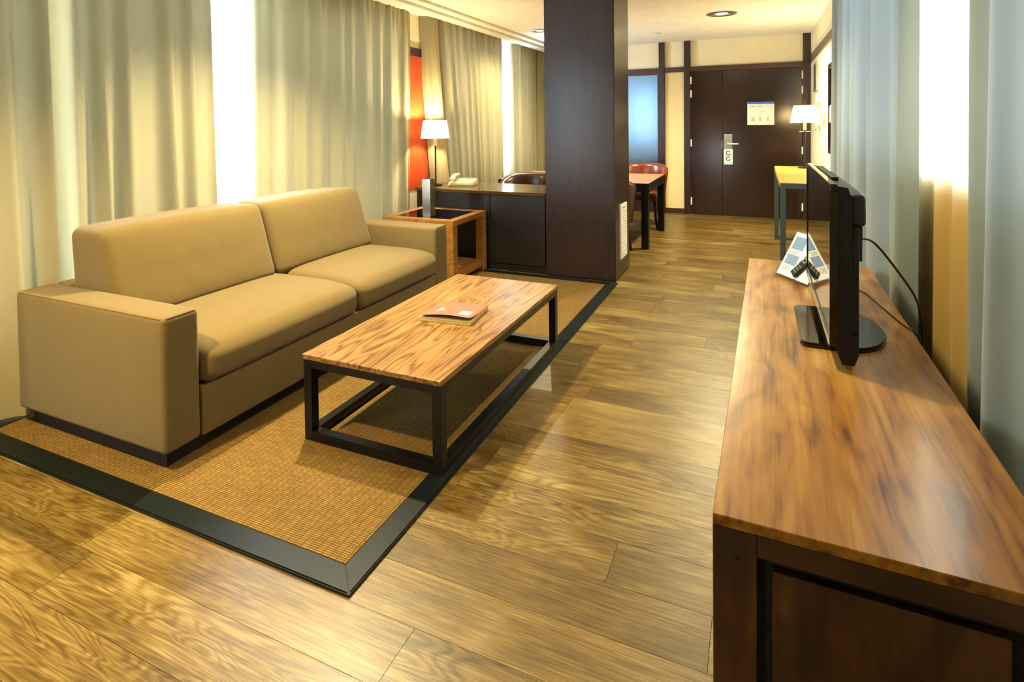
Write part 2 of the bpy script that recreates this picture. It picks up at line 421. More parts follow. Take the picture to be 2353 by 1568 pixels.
struct('ceiling', box(XL - 0.2, XR + 0.2, YB - 0.1, YF + 0.1, ZC, ZC + 0.12), 'ceil')
def wall_y(name, x0, x1, spans, z1=ZC):
    """wall running along Y with window openings (y0,y1,z0,z1)"""
    bm = bm_new(); y = YB - 0.1
    for (a, b, s, h) in sorted(spans):
        add_box(bm, x0, x1, y, a, 0, z1); add_box(bm, x0, x1, a, b, 0, s); add_box(bm, x0, x1, a, b, h, z1); y = b
    add_box(bm, x0, x1, y, YF + 0.1, 0, z1)
    return struct(name, bm, 'wall')
wall_y('wall_left', XL - 0.16, XL, [WL1, WL2])
wall_y('wall_right', XR, XR + 0.16, [WR1])
bm = bm_new()
add_box(bm, XL, WB2[0], YB - 0.15, YB, 0, ZC); add_box(bm, WB2[1], WB[0], YB - 0.15, YB, 0, ZC); add_box(bm, WB[1], XR, YB - 0.15, YB, 0, ZC)
for w_ in (WB, WB2):
    add_box(bm, w_[0], w_[1], YB - 0.15, YB, 0, w_[2]); add_box(bm, w_[0], w_[1], YB - 0.15, YB, w_[3], ZC)
struct('wall_back', bm, 'wall')
# end wall with the entrance: cream fields behind dark posts
struct('wall_front', box(XL, XR, YF + 0.03, YF + 0.15, 0, ZC), 'wall')
# pier between the two left windows
struct('wall_pier', box(XL, -3.47, 5.02, 5.75, 0, ZC), 'wall')

def window(n, wall, a, b, s, h, mull):
    w = struct_empty('window_%d' % n, (0, 0, 0))
    if wall == 'L': X0, X1 = XL - 0.12, XL - 0.05
    elif wall == 'R': X0, X1 = XR + 0.05, XR + 0.12
    t = 0.055
    def bx(a0, a1, z0, z1, dx=0.0):
        if wall == 'B': return box(a0, a1, YB - 0.11 + dx, YB - 0.05 - dx, z0, z1)
        return box(X0 + dx, X1 - dx, a0, a1, z0, z1)
    obj('window_frame', bx(a, a + t, s, h), 'frame', w); obj('window_frame', bx(b - t, b, s, h), 'frame', w)
    obj('window_frame', bx(a + t, b - t, s, s + t), 'frame', w); obj('window_frame', bx(a + t, b - t, h - t, h), 'frame', w)
    st = (b - a) / mull
    for i in range(1, mull): obj('mullion', bx(a + i * st - t / 2, a + i * st + t / 2, s + t, h - t), 'frame', w)
    for i in range(mull): obj('pane', bx(a + i * st + (t if i == 0 else t / 2), a + (i + 1) * st - (t if i == mull - 1 else t / 2), s + t, h - t, 0.03), 'glass', w)
window(1, 'L', *WL1, 3); window(2, 'L', *WL2, 3); window(3, 'R', *WR1, 3); window(4, 'B', *WB2, 1); window(5, 'B', *WB, 1)  # the back wall pair is unseen, added for reflections on the end wall

# curtain pelmet along the left ceiling: two stepped mouldings
struct('trim_1', box(-3.21, -2.965, YB, YF, 2.59, ZC - 0.0005, 0.004), 'ceil')
struct('trim_2', box(-3.21, -3.07, YB, YF, 2.56, 2.59, 0.004), 'ceil')
# dark posts and rails on the end wall
struct('trim_3', box(-1.403, -1.316, YF - 0.02, YF + 0.03, 0, ZC), 'wenge')
struct('trim_4', box(-1.031, -0.936, YF - 0.02, YF + 0.03, 0, ZC), 'wenge')
struct('trim_5', box(0.571, 0.668, YF - 0.02, YF + 0.03, 0, ZC), 'wenge')
struct('trim_6', box(-0.936, 0.571, YF - 0.015, YF + 0.03, 2.155, 2.228), 'wengex')
struct('trim_7', box(-1.316, -1.031, YF - 0.015, YF + 0.03, 2.155, 2.228), 'wengex')
struct('trim_8', box(XL, -1.403, YF - 0.015, YF + 0.03, 2.145, 2.228), 'wengex')
struct('baseboard_front', box(-1.316, -1.031, YF - 0.005, YF + 0.03, 0, 0.075), 'wengex')
struct('wall_panel', box(-1.312, -1.035, YF + 0.012, YF + 0.03, 0.076, 2.154), 'wallp')
# dado rail high on the right wall
struct('trim_9', box(0.648, 0.669, 5.0, YF - 0.02, 2.2, 2.295, 0.004), 'wengex')
# dark panelling on the end wall left of the posts
struct('wall_panelling', box(XL, -1.404, YF + 0.0, YF + 0.03, 0, 0.70), 'wenge')

# the column
col = struct_empty('column', (-1.478, 5.16, 0))
obj('core', box(-1.79, -1.165, 4.89, 5.44, 0, ZC), 'black', col)
obj('front_panel', box(-1.8, -1.161, 4.872, 4.89, 0.012, ZC), 'wenge', col)
obj('side_panel', box(-1.165, -1.151, 4.878, 5.448, 0.012, ZC), 'wenge', col)
obj('back_panel', box(-1.8, -1.165, 5.44, 5.455, 0.012, ZC), 'wenge', col)
obj('side_panel', box(-1.803, -1.79, 4.89, 5.44, 0.012, ZC), 'wenge', col)
gr = thing('vent_grille', 'white slatted vent grille on the side of the dark column', 'vent', (-1.15, 5.17, 0.16))
x0, x1 = -1.151, -1.141
obj('frame', box(x0, x1, 5.05, 5.3, 0.162, 0.195), 'white', gr); obj('frame', box(x0, x1, 5.05, 5.3, 0.625, 0.657), 'white', gr)
obj('frame', box(x0, x1, 5.05, 5.115, 0.195, 0.625), 'white', gr); obj('frame', box(x0, x1, 5.235, 5.3, 0.195, 0.625), 'white', gr)
obj('backing', box(x0, x0 + 0.002, 5.115, 5.235, 0.195, 0.625), 'black', gr)
o0 = None
for i in range(22):
    z = 0.2 + i * 0.0192
    if o0 is None:
        b_ = bm_new(); add_prism(b_, [(-1.1485, 5.115, z), (-1.1405, 5.115, z), (-1.1405, 5.115, z + 0.004), (-1.1485, 5.115, z + 0.011)], (0, 0.12, 0))
        o0 = obj('slat', b_, 'white', gr)
    else:
        s_ = o0.copy(); C.objects.link(s_); s_.location = (0, 0, i * 0.0192)

# ------------------------------------------------------------------ entrance door
dr = struct_empty('door_1', (-0.18, YF, 0))
obj('narrow_leaf', box(-0.93, -0.490, YF - 0.008, YF + 0.03, 0.008, 2.15, 0.002), 'door', dr)
obj('leaf', box(-0.484, 0.565, YF - 0.008, YF + 0.03, 0.008, 2.15, 0.002), 'door', dr)
obj('rebate', box(-0.4899, -0.4841, YF + 0.01, YF + 0.03, 0.008, 2.15), 'plinth', dr); obj('threshold', box(-0.93, 0.565, YF - 0.006, YF + 0.029, 0.0005, 0.0075), 'plinth', dr)  # dark strips put in as shade between the leaves and under the door
for (hx, hz) in [(-0.938, 2.02), (-0.938, 1.82), (-0.938, 1.08), (-0.938, 0.2), (0.556, 2.04), (0.556, 1.83), (0.556, 0.98), (0.556, 0.18)]:
    obj('hinge', box(hx, hx + 0.018, YF - 0.022, YF - 0.006, hz - 0.055, hz + 0.055, 0.003), 'white', dr)
obj('strike_plate', box(-0.498, -0.488, YF - 0.012, YF, 1.0, 1.12), 'steel', dr)
lp = obj('lock_plate', box(-0.462, -0.352, YF - 0.03, YF - 0.008, 0.965, 1.205, 0.004), 'steel', dr)
b_ = cyl((-0.405, YF - 0.085, 1.068), 0.013, 0.06, axis='Y'); add_box(b_, -0.415, -0.265, YF - 0.09, YF - 0.072, 1.056, 1.08, 0.005)
obj('handle', b_, 'silver', lp)
hg = thing('door_hanger', 'pale blue and white card hanging from the entrance door handle', 'door hanger', (-0.405, YF - 0.045, 0.77))
obj('card', box(-0.465, -0.345, YF - 0.045, YF - 0.043, 0.765, 0.99, 0.0), 'paper', hg)
obj('band', box(-0.465, -0.345, YF - 0.0465, YF - 0.045, 0.765, 0.80), 'lblue', hg)
b_ = bm_new()
for (cz, rr) in ((0.935, 0.035), (0.85, 0.035)):
    for i in range(14):
        a0 = i / 16 * 2 * PI + 0.6; a1 = (i + 1) / 16 * 2 * PI + 0.6
        add_prism(b_, [(-0.405 + q * math.cos(t), YF - 0.0453, cz + q * math.sin(t)) for q, t in ((rr, a0), (rr, a1), (rr * 0.6, a1), (rr * 0.6, a0))], (0, -0.001, 0))
add_box(b_, -0.46, -0.35, YF - 0.0463, YF - 0.0453, 0.888, 0.893)
obj('print', b_, 'inkd', hg)
nt_ = thing('door_notice', 'white evacuation notice with blue header on the dark door', 'notice', (0.03, YF - 0.012, 1.343))
obj('sheet', box(-0.147, 0.207, YF - 0.013, YF - 0.009, 1.343, 1.676, 0.0), 'paper', nt_)
obj('header', box(-0.145, 0.207, YF - 0.0145, YF - 0.013, 1.645, 1.676), 'blue', nt_)
b_ = bm_new()
def ink(x0, x1, z0, z1): add_box(b_, x0, x1, YF - 0.0138, YF - 0.013, z0, z1)
ink(-0.02, 0.045, 1.618, 1.622); ink(-0.02, 0.07, 1.605, 1.609); ink(0.1, 0.18, 1.622, 1.626); ink(0.155, 0.18, 1.608, 1.614)
ink(-0.12, 0.185, 1.588, 1.589)
for (a, b, n) in ((-0.095, -0.035, 7), (0.005, 0.055, 7), (0.11, 0.15, 7)):
    for i in range(n): ink(a, b - (i * 37 % 5) * 0.005, 1.445 - i * 0.007, 1.449 - i * 0.007)
ink(-0.13, 0.185, 1.375, 1.377)
for (a, b, c, d) in ((-0.08, 0.0, 1.48, 1.53), (0.0, 0.03, 1.47, 1.53), (0.04, 0.11, 1.5, 1.54), (0.09, 0.15, 1.48, 1.5)):
    ink(a, b, c, c + 0.002); ink(a, b, d, d + 0.002); ink(a, a + 0.002, c, d); ink(b, b + 0.002, c, d)
obj('floor_plan_print', b_, 'ink', nt_)
b_ = bm_new()
for p in ([(-0.12, 1.6), (-0.098, 1.625), (-0.094, 1.625), (-0.1, 1.6), (-0.106, 1.6), (-0.103, 1.612)], [(-0.085, 1.604), (-0.07, 1.618), (-0.066, 1.604)], [(-0.06, 1.6), (-0.05, 1.624), (-0.046, 1.6)]):
    add_prism(b_, [(x, YF - 0.013, z) for x, z in p], (0, -0.001, 0))
obj('logo', b_, 'inkd', nt_)

# glossy glass panel left of the door, blue daylight reflection in its colour
gp = thing('glass_panel', 'tall blue-grey glass panel in a dark frame left of the entrance', 'glass panel', (-1.9, YF, 0.7))
obj('pane', box(-2.4, -1.425, YF - 0.0, YF + 0.03, 0.72, 2.125), 'blueg', gp)
obj('top_rail', box(-2.46, -1.404, YF - 0.012, YF + 0.029, 2.125, 2.144), 'wengex', gp)
obj('bottom_rail', box(-2.46, -1.404, YF - 0.012, YF + 0.029, 0.701, 0.72), 'wengex', gp)
obj('stile', box(-2.46, -2.4, YF - 0.012, YF + 0.029, 0.72, 2.125), 'wenge', gp)
obj('stile', box(-1.425, -1.404, YF - 0.012, YF + 0.029, 0.72, 2.125), 'wenge', gp)

# ------------------------------------------------------------------ things on the right wall
mr = thing('wall_mirror', 'dark-framed mirror on the right wall above the console table', 'mirror', (XR, 6.1, 1.07))
obj('glass', box(0.655, 0.662, 5.72, 6.53, 1.11, 1.93), 'mirror', mr)
for nm, a in (('frame', (0.65, 0.669, 5.68, 5.72, 1.07, 1.97)), ('frame', (0.65, 0.669, 6.53, 6.565, 1.07, 1.97)), ('frame', (0.65, 0.669, 5.72, 6.53, 1.07, 1.11)), ('frame', (0.65, 0.669, 5.72, 6.53, 1.93, 1.97))):
    obj(nm, box(*a), 'wenge', mr)
pf = thing('wall_plaque', 'small grey framed plaque high on the right wall near the door', 'plaque', (XR, 8.05, 1.78))
obj('board', box(0.655, 0.669, 7.9, 8.2, 1.8, 2.08), 'greysteel', pf)
for a in ((0.65, 0.669, 7.87, 7.9, 1.77, 2.11), (0.65, 0.669, 8.2, 8.23, 1.77, 2.11), (0.65, 0.669, 7.9, 8.2, 1.77, 1.8), (0.65, 0.669, 7.9, 8.2, 2.08, 2.11)): obj('frame', box(*a), 'steel', pf)
sw = thing('thermostat', 'white thermostat on the right wall below the plaque', 'thermostat', (XR, 7.7, 1.62))
obj('housing', box(0.64, 0.669, 7.64, 7.76, 1.6, 1.72, 0.01, 3), 'white', sw); obj('dial', cyl((0.632, 7.7, 1.66), 0.025, 0.01, axis='X'), 'white', sw)
hk = thing('wall_hook', 'small brass hook on the right wall between thermostat and console', 'hook', (XR, 7.6, 1.28))
obj('plate', box(0.66, 0.669, 7.585, 7.615, 1.27, 1.34, 0.003), 'silver', hk)
b_ = bm_new(); add_tube(b_, spline([(0.665, 7.6, 1.325), (0.64, 7.6, 1.31), (0.625, 7.6, 1.29), (0.632, 7.6, 1.272)], 5), 0.005); obj('hook', b_, 'silver', hk)

# ------------------------------------------------------------------ ceiling fixtures
WARM = (1.0, 0.86, 0.50)
def downlight(x, y, label, power, size=0.16, ang=150, col=None):
    t = thing('downlight', label, 'downlight', (x, y, ZC), group='recessed ceiling downlights')
    b_ = bm_new(); add_lathe(b_, (x, y, ZC), [(size, -0.0), (size, -0.006), (size * 0.86, -0.012), (size * 0.74, -0.005), (size * 0.72, 0.004)]); obj('trim_ring', b_, 'steel', t, True)
    b_ = bm_new(); add_lathe(b_, (x, y, ZC), [(size * 0.72, -0.003), (size * 0.5, -0.004), (size * 0.5, -0.002), (0.001, -0.002)]); obj('reflector', b_, 'steel', t, True)
    b_ = bm_new(); add_lathe(b_, (x, y, ZC), [(size * 0.42, -0.003), (size * 0.3, -0.011), (0.001, -0.014)]); obj('lens', b_, 'lens', t, True)
    ld = bpy.data.lights.new('downlight_beam', 'SPOT'); ld.energy = power; ld.color = WARM; ld.spot_size = math.radians(ang); ld.spot_blend = 1.0; ld.shadow_soft_size = 0.035
    if col: ld.color = col
    lo = bpy.data.objects.new('downlight_beam', ld); C.objects.link(lo); lo.parent = t; lo.location = (0, 0, -0.07)
    return t
downlight(-0.378, 6.79, 'round recessed ceiling downlight in front of the entrance door', 330, 0.165, 165)
downlight(-2.62, 6.93, 'round recessed ceiling downlight just left of the column', 180, 0.12, 160)
downlight(-2.4, 2.75, 'recessed ceiling downlight above the sofa', 450, 0.12, 125)
downlight(-2.3, 0.55, 'recessed ceiling downlight on the near side of the rug', 420, 0.12, 120, (1.0, 0.75, 0.32))
downlight(-0.38, 4.5, 'recessed ceiling downlight over the walkway beyond the sideboard', 120, 0.12, 130)
downlight(-0.38, 2.3, 'recessed ceiling downlight over the walkway beside the sideboard', 110, 0.12, 130)
sm = thing('smoke_detector', 'small white round detector on the ceiling near the far wall', 'smoke detector', (-1.284, 7.92, ZC))
b_ = bm_new(); add_lathe(b_, (-1.284, 7.92, ZC), [(0.055, 0), (0.055, -0.012), (0.042, -0.022), (0.001, -0.024)]); obj('housing', b_, 'white', sm, True)
b_ = bm_new(); add_lathe(b_, (-1.284, 7.92, ZC), [(0.062, 0), (0.062, -0.004), (0.055, -0.005)]); obj('base_ring', b_, 'ink', sm, True)

# ------------------------------------------------------------------ curtains
def curtain(name, label, path, z0, z1, amp, wl, mat, seed, lean=(0, 0), lean0=None, group=None, head=True, cat='curtain', irr=0.9, nz=26):
    """a pleated cloth hanging along a plan path; lean = bottom shift in plan (at end), lean0 at start"""
    r = random.Random(seed); pts = [Vector((p[0], p[1], 0)) for p in path]
    seg = [(pts[i + 1] - pts[i]).length for i in range(len(pts) - 1)]; Lt = sum(seg)
    ns = max(24, int(Lt / 0.011)); bm = bm_new(); a1, a2, a3 = r.uniform(0, 6), r.uniform(0, 6), r.uniform(0, 6)
    def at(s):
        for i, l in enumerate(seg):
            if s <= l or i == len(seg) - 1:
                t = (pts[i + 1] - pts[i]).normalized(); return pts[i] + t * s, Vector((t.y, -t.x, 0))
            s -= l
    lean0 = lean if lean0 is None else lean0
    grid = []
    for k in range(ns + 1):
        s = Lt * k / ns; u = k / ns; p, nrm = at(s)
        ph = 2 * PI * s / wl + irr * math.sin(2 * PI * s / (wl * 2.7) + a1) + irr * 0.7 * math.sin(2 * PI * s / (wl * 4.9) + a2)
        row = []
        for j in range(nz + 1):
            t = j / nz; d = 1 - t
            A = amp * (0.62 + 0.5 * d)
            ph2 = ph + 0.35 * d * math.sin(2 * PI * s / (wl * 3.9) + a3)
            off = A * (0.8 * math.sin(ph2) + 0.22 * math.sin(2 * ph2 + 0.8 + a2) + 0.35 * math.sin(0.47 * ph2 + a3) * (0.5 + d))
            if head and t > 0.86: off = off * (1 - 0.5 * (t - 0.86) / 0.14) + 0.012 * (t - 0.86) / 0.14 * math.sin(2 * PI * s / (wl * 0.42))
            sh = d ** 1.3
            q = p + nrm * off + Vector((lean0[0] * (1 - u) + lean[0] * u, lean0[1] * (1 - u) + lean[1] * u, 0)) * sh
            row.append(bm.verts.new((q.x, q.y, z0 + (z1 - z0) * t)))
        grid.append(row)
    for i in range(ns):
        for j in range(nz): bm.faces.new((grid[i][j], grid[i + 1][j], grid[i + 1][j + 1], grid[i][j + 1]))
    o = obj(name, bm, mat, None, 'all'); return tag(o, label, cat, group)
GL = 'curtains along the left windows'
curtain('curtain', 'cream curtain nearest the camera, hanging beside the near sofa arm', [(-3.36, 0.6), (-3.36, 1.70)], 0.02, 2.66, 0.055, 0.21, 'curt', 3, lean=(0.0, 0.03), lean0=(0.08, 0.08), group=GL)
curtain('curtain', 'cream curtain behind the near half of the sofa, left of the bright gap', [(-3.42, 1.76), (-3.42, 2.72)], 0.02, 2.66, 0.06, 0.19, 'curt', 5, lean=(0, 0.02), group=GL)
curtain('curtain', 'wide cream curtain behind the far half of the sofa', [(-3.53, 3.17), (-3.45, 3.27), (-3.42, 3.36), (-3.42, 5.14)], 0.02, 2.66, 0.03, 0.2, 'curt', 8, lean=(0, -0.04), lean0=(0, -0.05), group=GL, irr=0.7)
curtain('curtain', 'cream curtain behind the desk lamp and telephone', [(-3.47, 5.36), (-3.33, 5.48), (-3.38, 5.6), (-3.38, 7.36)], 0.02, 2.66, 0.035, 0.17, 'curt', 11, lean=(0.0, 0.0), lean0=(0.1, 0.16), group=GL, irr=0.5)
curtain('curtain', 'cream curtain beyond the desk, half hidden by the column', [(-3.45, 7.86), (-3.38, 7.95), (-3.38, 8.76), (-3.2, 8.8)], 0.02, 2.66, 0.03, 0.15, 'curt', 13, group=GL, irr=0.5)
curtain('sheer_curtain', 'white sheer curtain in the bright gap behind the sofa', [(-3.545, 1.1), (-3.545, 5.0)], 0.3, 2.66, 0.015, 0.11, 'sheer', 21, cat='sheer curtain', nz=10)
curtain('sheer_curtain', 'white sheer curtain in the bright gap beyond the telephone', [(-3.545, 5.78), (-3.545, 8.6)], 0.6, 2.66, 0.015, 0.11, 'sheer', 22, cat='sheer curtain', nz=10)
GR = 'curtains along the right window'
curtain('curtain', 'pale blue-grey curtain hanging behind the television', [(0.572, 5.3), (0.572, 2.72)], 0.02, 2.60, 0.043, 0.3, 'curtr', 31, group=GR, irr=0.8)
curtain('curtain', 'glowing cream curtain in the gap between the two blue-grey curtains', [(0.642, 3.0), (0.642, 1.9)], 0.02, 2.60, 0.011, 0.26, 'cream', 33, group=GR)
curtain('curtain', 'pale blue-grey curtain at the near end of the sideboard', [(0.57, 2.12), (0.57, 0.5)], 0.02, 2.60, 0.032, 0.26, 'curtr', 35, group=GR)

# orange panel on the pier
op = thing('wall_panel_orange', 'orange lacquered wall panel with dark frame behind the desk lamp', 'wall panel', (-3.47, 5.38, 0.7))
obj('board', box(-3.469, -3.455, 5.06, 5.7, 0.7, 2.16), 'orange', op)
obj('frame', box(-3.469, -3.448, 5.06, 5.7, 2.16, 2.25), 'wenge', op); obj('frame', box(-3.469, -3.448, 5.03, 5.06, 0.7, 2.25), 'wenge', op); obj('frame', box(-3.469, -3.448, 5.7, 5.73, 0.7, 2.25), 'wenge', op)

# ------------------------------------------------------------------ rug
rg = thing('rug', 'large sisal rug with a dark leather border under the coffee table', 'rug', (-2.2, 3.07, 0))
RX0, RX1, RY0, RY1, BW = -3.36, -1.125, 1.313, 4.835, 0.09
obj('weave', box(RX0 + BW, RX1 - BW, RY0 + BW, RY1 - BW, 0.001, 0.0115), 'rug', rg)
def border(p): 
    b_ = bm_new(); add_prism(b_, [(x, y, 0.001) for x, y in p], (0, 0, 0.0118))
    bmesh.ops.bevel(b_, geom=[e for e in b_.edges if all(v.co.z > 0.01 for v in e.verts)], offset=0.004, segments=2, affect='EDGES')
    obj('border', b_, 'border', rg)
e = 0.0006
border([(RX0, RY0), (RX1 - e, RY0), (RX1 - BW - e, RY0 + BW), (RX0 + BW, RY0 + BW)])
border([(RX1, RY0 + e), (RX1, RY1 - e), (RX1 - BW, RY1 - BW - e), (RX1 - BW, RY0 + BW + e)])
border([(RX1 - e, RY1), (RX0 + e, RY1), (RX0 + BW + e, RY1 - BW), (RX1 - BW - e, RY1 - BW)])
border([(RX0, RY1 - e), (RX0, RY0 + e), (RX0 + BW, RY0 + BW + e), (RX0 + BW, RY1 - BW - e)])
RZ = 0.0129

# ------------------------------------------------------------------ sofa
SX0, SX1, SY0, SY1 = -3.24, -2.19, 1.485, 3.745
so = thing('sofa', 'two-seat beige fabric sofa with square arms', 'sofa', (-2.7, 2.6, RZ))
obj('plinth', box(SX0 + 0.05, SX1 - 0.05, SY0 + 0.04, SY1 - 0.04, RZ, 0.085), 'plinth', so)
def soft(p, u): 
    return p + Vector((0, 0, 0.006 * (1 - u.x ** 2) * (1 - u.y ** 2) if u.z > 0 else 0))
for (a, b) in ((SY0, 1.65), (3.568, SY1)):
    am = obj('arm', rbox(SX0, SX1, a, b, 0.085, 0.645, 0.022, 4, 6, soft), 'sofa', so, 'all')
    yo = a if a == SY0 else b
    s = -1 if a == SY0 else 1
    b_ = bm_new(); add_tube(b_, [(SX0 + 0.03, yo - s * 0.006, 0.640), (SX1 - 0.02, yo - s * 0.006, 0.640)], 0.003, 6); add_tube(b_, [(SX1 - 0.006, a + 0.02, 0.640), (SX1 - 0.006, b - 0.02, 0.640)], 0.003, 6)
    obj('piping', b_, 'seam', am)
obj('back_frame', rbox(SX0, -3.12, 1.652, 3.566, 0.085, 0.645, 0.02, 3, 6), 'sofa', so, 'all')
obj('base', rbox(-3.12, SX1 + 0.0, 1.652, 3.566, 0.085, 0.30, 0.008, 2, 6), 'sofa', so, 'all')
def seat(p, u):
    q = p.copy()
    if u.z > 0: q.z += 0.022 * (1 - u.x ** 4) * (1 - u.y ** 4)
    if u.x > 0.2: q.z -= 0.03 * ((u.x - 0.2) / 0.8) ** 3 * max(0.0, (u.z + 1) / 2)
    q.x += 0.012 * (1 - u.y ** 6) * (1 - u.z ** 2) * (1 if u.x > 0 else 0)
    return q
for (a, b) in ((1.655, 2.672), (2.676, 3.564)):
    obj('seat_cushion', rbox(-2.95, -2.165, a, b, 0.302, 0.485, 0.055, 6, 14, seat), 'sofa', so, 'all')
rw = random.Random(4)
def back(p, u):
    q = p.copy(); z = q.z
    q.x += -0.16 * (u.z + 1) / 2 * (0.15 + 0.75 * (u.x + 1) / 2)
    if u.x > 0: q.x += 0.025 * (1 - u.y ** 4) * (1 - u.z ** 4)
    # gentle creases
    if u.x > 0: q.x += 0.0035 * math.sin(17 * u.y + 6 * u.z) * math.exp(-((u.y + 0.1 - 0.25 * u.z) / 0.35) ** 2)
    q.z += 0.012 * (1 - u.y ** 2) * (1 if u.z > 0 else 0)
    return q
for (a, b) in ((1.66, 2.612), (2.614, 3.56)):
    obj('back_cushion', rbox(-3.11, -2.735, a, b, 0.475, 0.925, 0.05, 6, 14, back), 'sofa', so, 'all')

# ------------------------------------------------------------------ coffee table
TX0, TX1, TY0, TY1, TH = -1.868, -1.152, 1.9, 3.325, 0.398
ct = thing('coffee_table', 'low oak coffee table on a black steel box frame', 'coffee table', (-1.51, 2.6, RZ))
obj('tabletop', box(TX0, TX1, TY0, TY1, TH - 0.022, TH, 0.0015, 1), 'oak', ct)
q = 0.042; z0 = RZ; zt = TH - 0.022
X0, X1, Y0, Y1 = TX0 + 0.005, TX1 - 0.003, TY0 + 0.006, TY1 - 0.006
for (a, b) in ((X0, Y0), (X1 - q, Y0), (X0, Y1 - q), (X1 - q, Y1 - q)):
    obj('leg', box(a, a + q, b, b + q, z0, zt), 'black', ct)
for (za, zb) in ((z0, z0 + q), (zt - 0.036, zt)):
    for yy in (Y0, Y1 - q): obj('rail', box(X0 + q, X1 - q, yy, yy + q, za, zb), 'black', ct)
    for xx in (X0, X1 - q): obj('rail', box(xx, xx + q, Y0 + q, Y1 - q, za, zb), 'black', ct)

# brochures on the coffee table
bk = thing('brochure', 'peach-covered brochure with a lifted corner on the coffee table', 'brochure', (-1.612, 2.452, TH), math.radians(6))
obj('pages', box(0, 0.285, 0, 0.265, 0.0005, 0.010, 0.001), 'pages', bk, local=True)
obj('pages', box(0.004, 0.285, 0.003, 0.265, 0.0105, 0.020, 0.001), 'pages', bk, local=True)
def sheet(x0, x1, y0, y1, zf, n=14, th=0.0012):
    b_ = bm_new(); top = []; bot = []
    for i in range(n + 1):
        ra, rb = [], []
        for j in range(n + 1):
            x = x0 + (x1 - x0) * i / n; y = y0 + (y1 - y0) * j / n; z = zf(i / n, j / n)
            ra.append(b_.verts.new((x, y, z + th))); rb.append(b_.verts.new((x, y, z)))
        top.append(ra); bot.append(rb)
    for i in range(n):
        for j in range(n):
            b_.faces.new((top[i][j], top[i + 1][j], top[i + 1][j + 1], top[i][j + 1])); b_.faces.new((bot[i][j], bot[i][j + 1], bot[i + 1][j + 1], bot[i + 1][j]))
    for i in range(n):
        b_.faces.new((top[i][0], bot[i][0], bot[i + 1][0], top[i + 1][0])); b_.faces.new((top[i][n], top[i + 1][n], bot[i + 1][n], bot[i][n]))
        b_.faces.new((top[0][i], top[0][i + 1], bot[0][i + 1], bot[0][i])); b_.faces.new((top[n][i], bot[n][i], bot[n][i + 1], top[n][i + 1]))
    return b_
zf = lambda u, v: 0.0215 + 0.022 * max(0, 1 - v * 1.4) ** 2 * (0.35 + 0.65 * math.sin(min(1, u * 1.15) * PI * 0.75))
obj('cover', sheet(0.006, 0.285, 0.006, 0.268, zf), 'peach', bk, 'all', local=True)
b_ = bm_new()
def decal(u0, u1, v0, v1):
    n = 4
    for i in range(n):
        for j in range(n):
            P4 = []
            for (a, b) in ((i, j), (i + 1, j), (i + 1, j + 1), (i, j + 1)):
                u = u0 + (u1 - u0) * a / n; v = v0 + (v1 - v0) * b / n
                P4.append((0.006 + 0.279 * u, 0.006 + 0.262 * v, zf(u, v) + 0.0016))
            b_.faces.new([b_.verts.new(p) for p in P4])
for (u0, u1) in ((0.66, 0.71), (0.72, 0.77), (0.78, 0.83), (0.84, 0.88)):
    for (v0, v1) in ((0.2, 0.29), (0.31, 0.4), (0.42, 0.5)):
        decal(u0, u1 - 0.006, v0, v1)
pr_ = obj('cover_print', b_, 'white', bk, local=True); pr_['kind'] = 'stuff'
b_ = bm_new(); decal(0.19, 0.215, 0.3, 0.62); obj('emblem', b_, 'white', bk, local=True)
b_ = bm_new(); decal(0.23, 0.29, 0.42, 0.52); obj('emblem', b_, 'white', bk, local=True)

# ------------------------------------------------------------------ side table + vase
st = thing('side_table', 'square teak side table with smoked glass top beside the far sofa arm', 'side table', (-2.77, 4.52, RZ))
AX0, AX1, AY0, AY1, AH = -3.13, -2.395, 4.19, 4.83, 0.58; w = 0.075; t_ = 0.05
for (a, b) in ((AX0, AY0), (AX1 - w, AY0), (AX0, AY1 - w), (AX1 - w, AY1 - w)):
    obj('leg', box(a, a + w, b, b + w, RZ, AH - t_, 0.002, 1), 'walnut' if False else 'teak', st)
for (a, b, c, d) in ((AX0, AX1, AY0, AY0 + w), (AX0, AX1, AY1 - w, AY1), (AX0, AX0 + w, AY0 + w, AY1 - w), (AX1 - w, AX1, AY0 + w, AY1 - w)):
    obj('top_rail', box(a, b, c, d, AH - t_, AH, 0.002, 1), 'teak', st)
obj('glass_top', box(AX0 + w, AX1 - w, AY0 + w, AY1 - w, AH - 0.01, AH - 0.002), 'smoke', st)
obj('under_panel', box(AX0 + w, AX1 - w, AY0 + w, AY1 - w, AH - 0.045, AH - 0.035), 'plinth', st)
obj('shelf', box(AX0 + w * 0.5, AX1 - 0.004, AY0 + w * 0.5, AY1 - w * 0.5, 0.06, 0.12, 0.002, 1), 'teak', st)
va = thing('vase', 'tall square smoked metal vase on the side table', 'vase', (-2.76, 4.40, AH))
b_ = bm_new(); vx, vy, hw = -2.765, 4.40, 0.042; zt2 = AH + 0.335
za = AH - 0.0015
for a in ((vx - hw, vx + hw, vy - hw, vy - hw + 0.008), (vx - hw, vx + hw, vy + hw - 0.008, vy + hw)): add_box(b_, a[0], a[1], a[2], a[3], za, zt2)
for a in ((vx - hw, vx - hw + 0.008), (vx + hw - 0.008, vx + hw)): add_box(b_, a[0], a[1], vy - hw + 0.008, vy + hw - 0.008, za, zt2)
obj('body', b_, 'chrome', va)
obj('inner_base', box(vx - hw + 0.008, vx + hw - 0.008, vy - hw + 0.008, vy + hw - 0.008, za, za + 0.03), 'plinth', va)

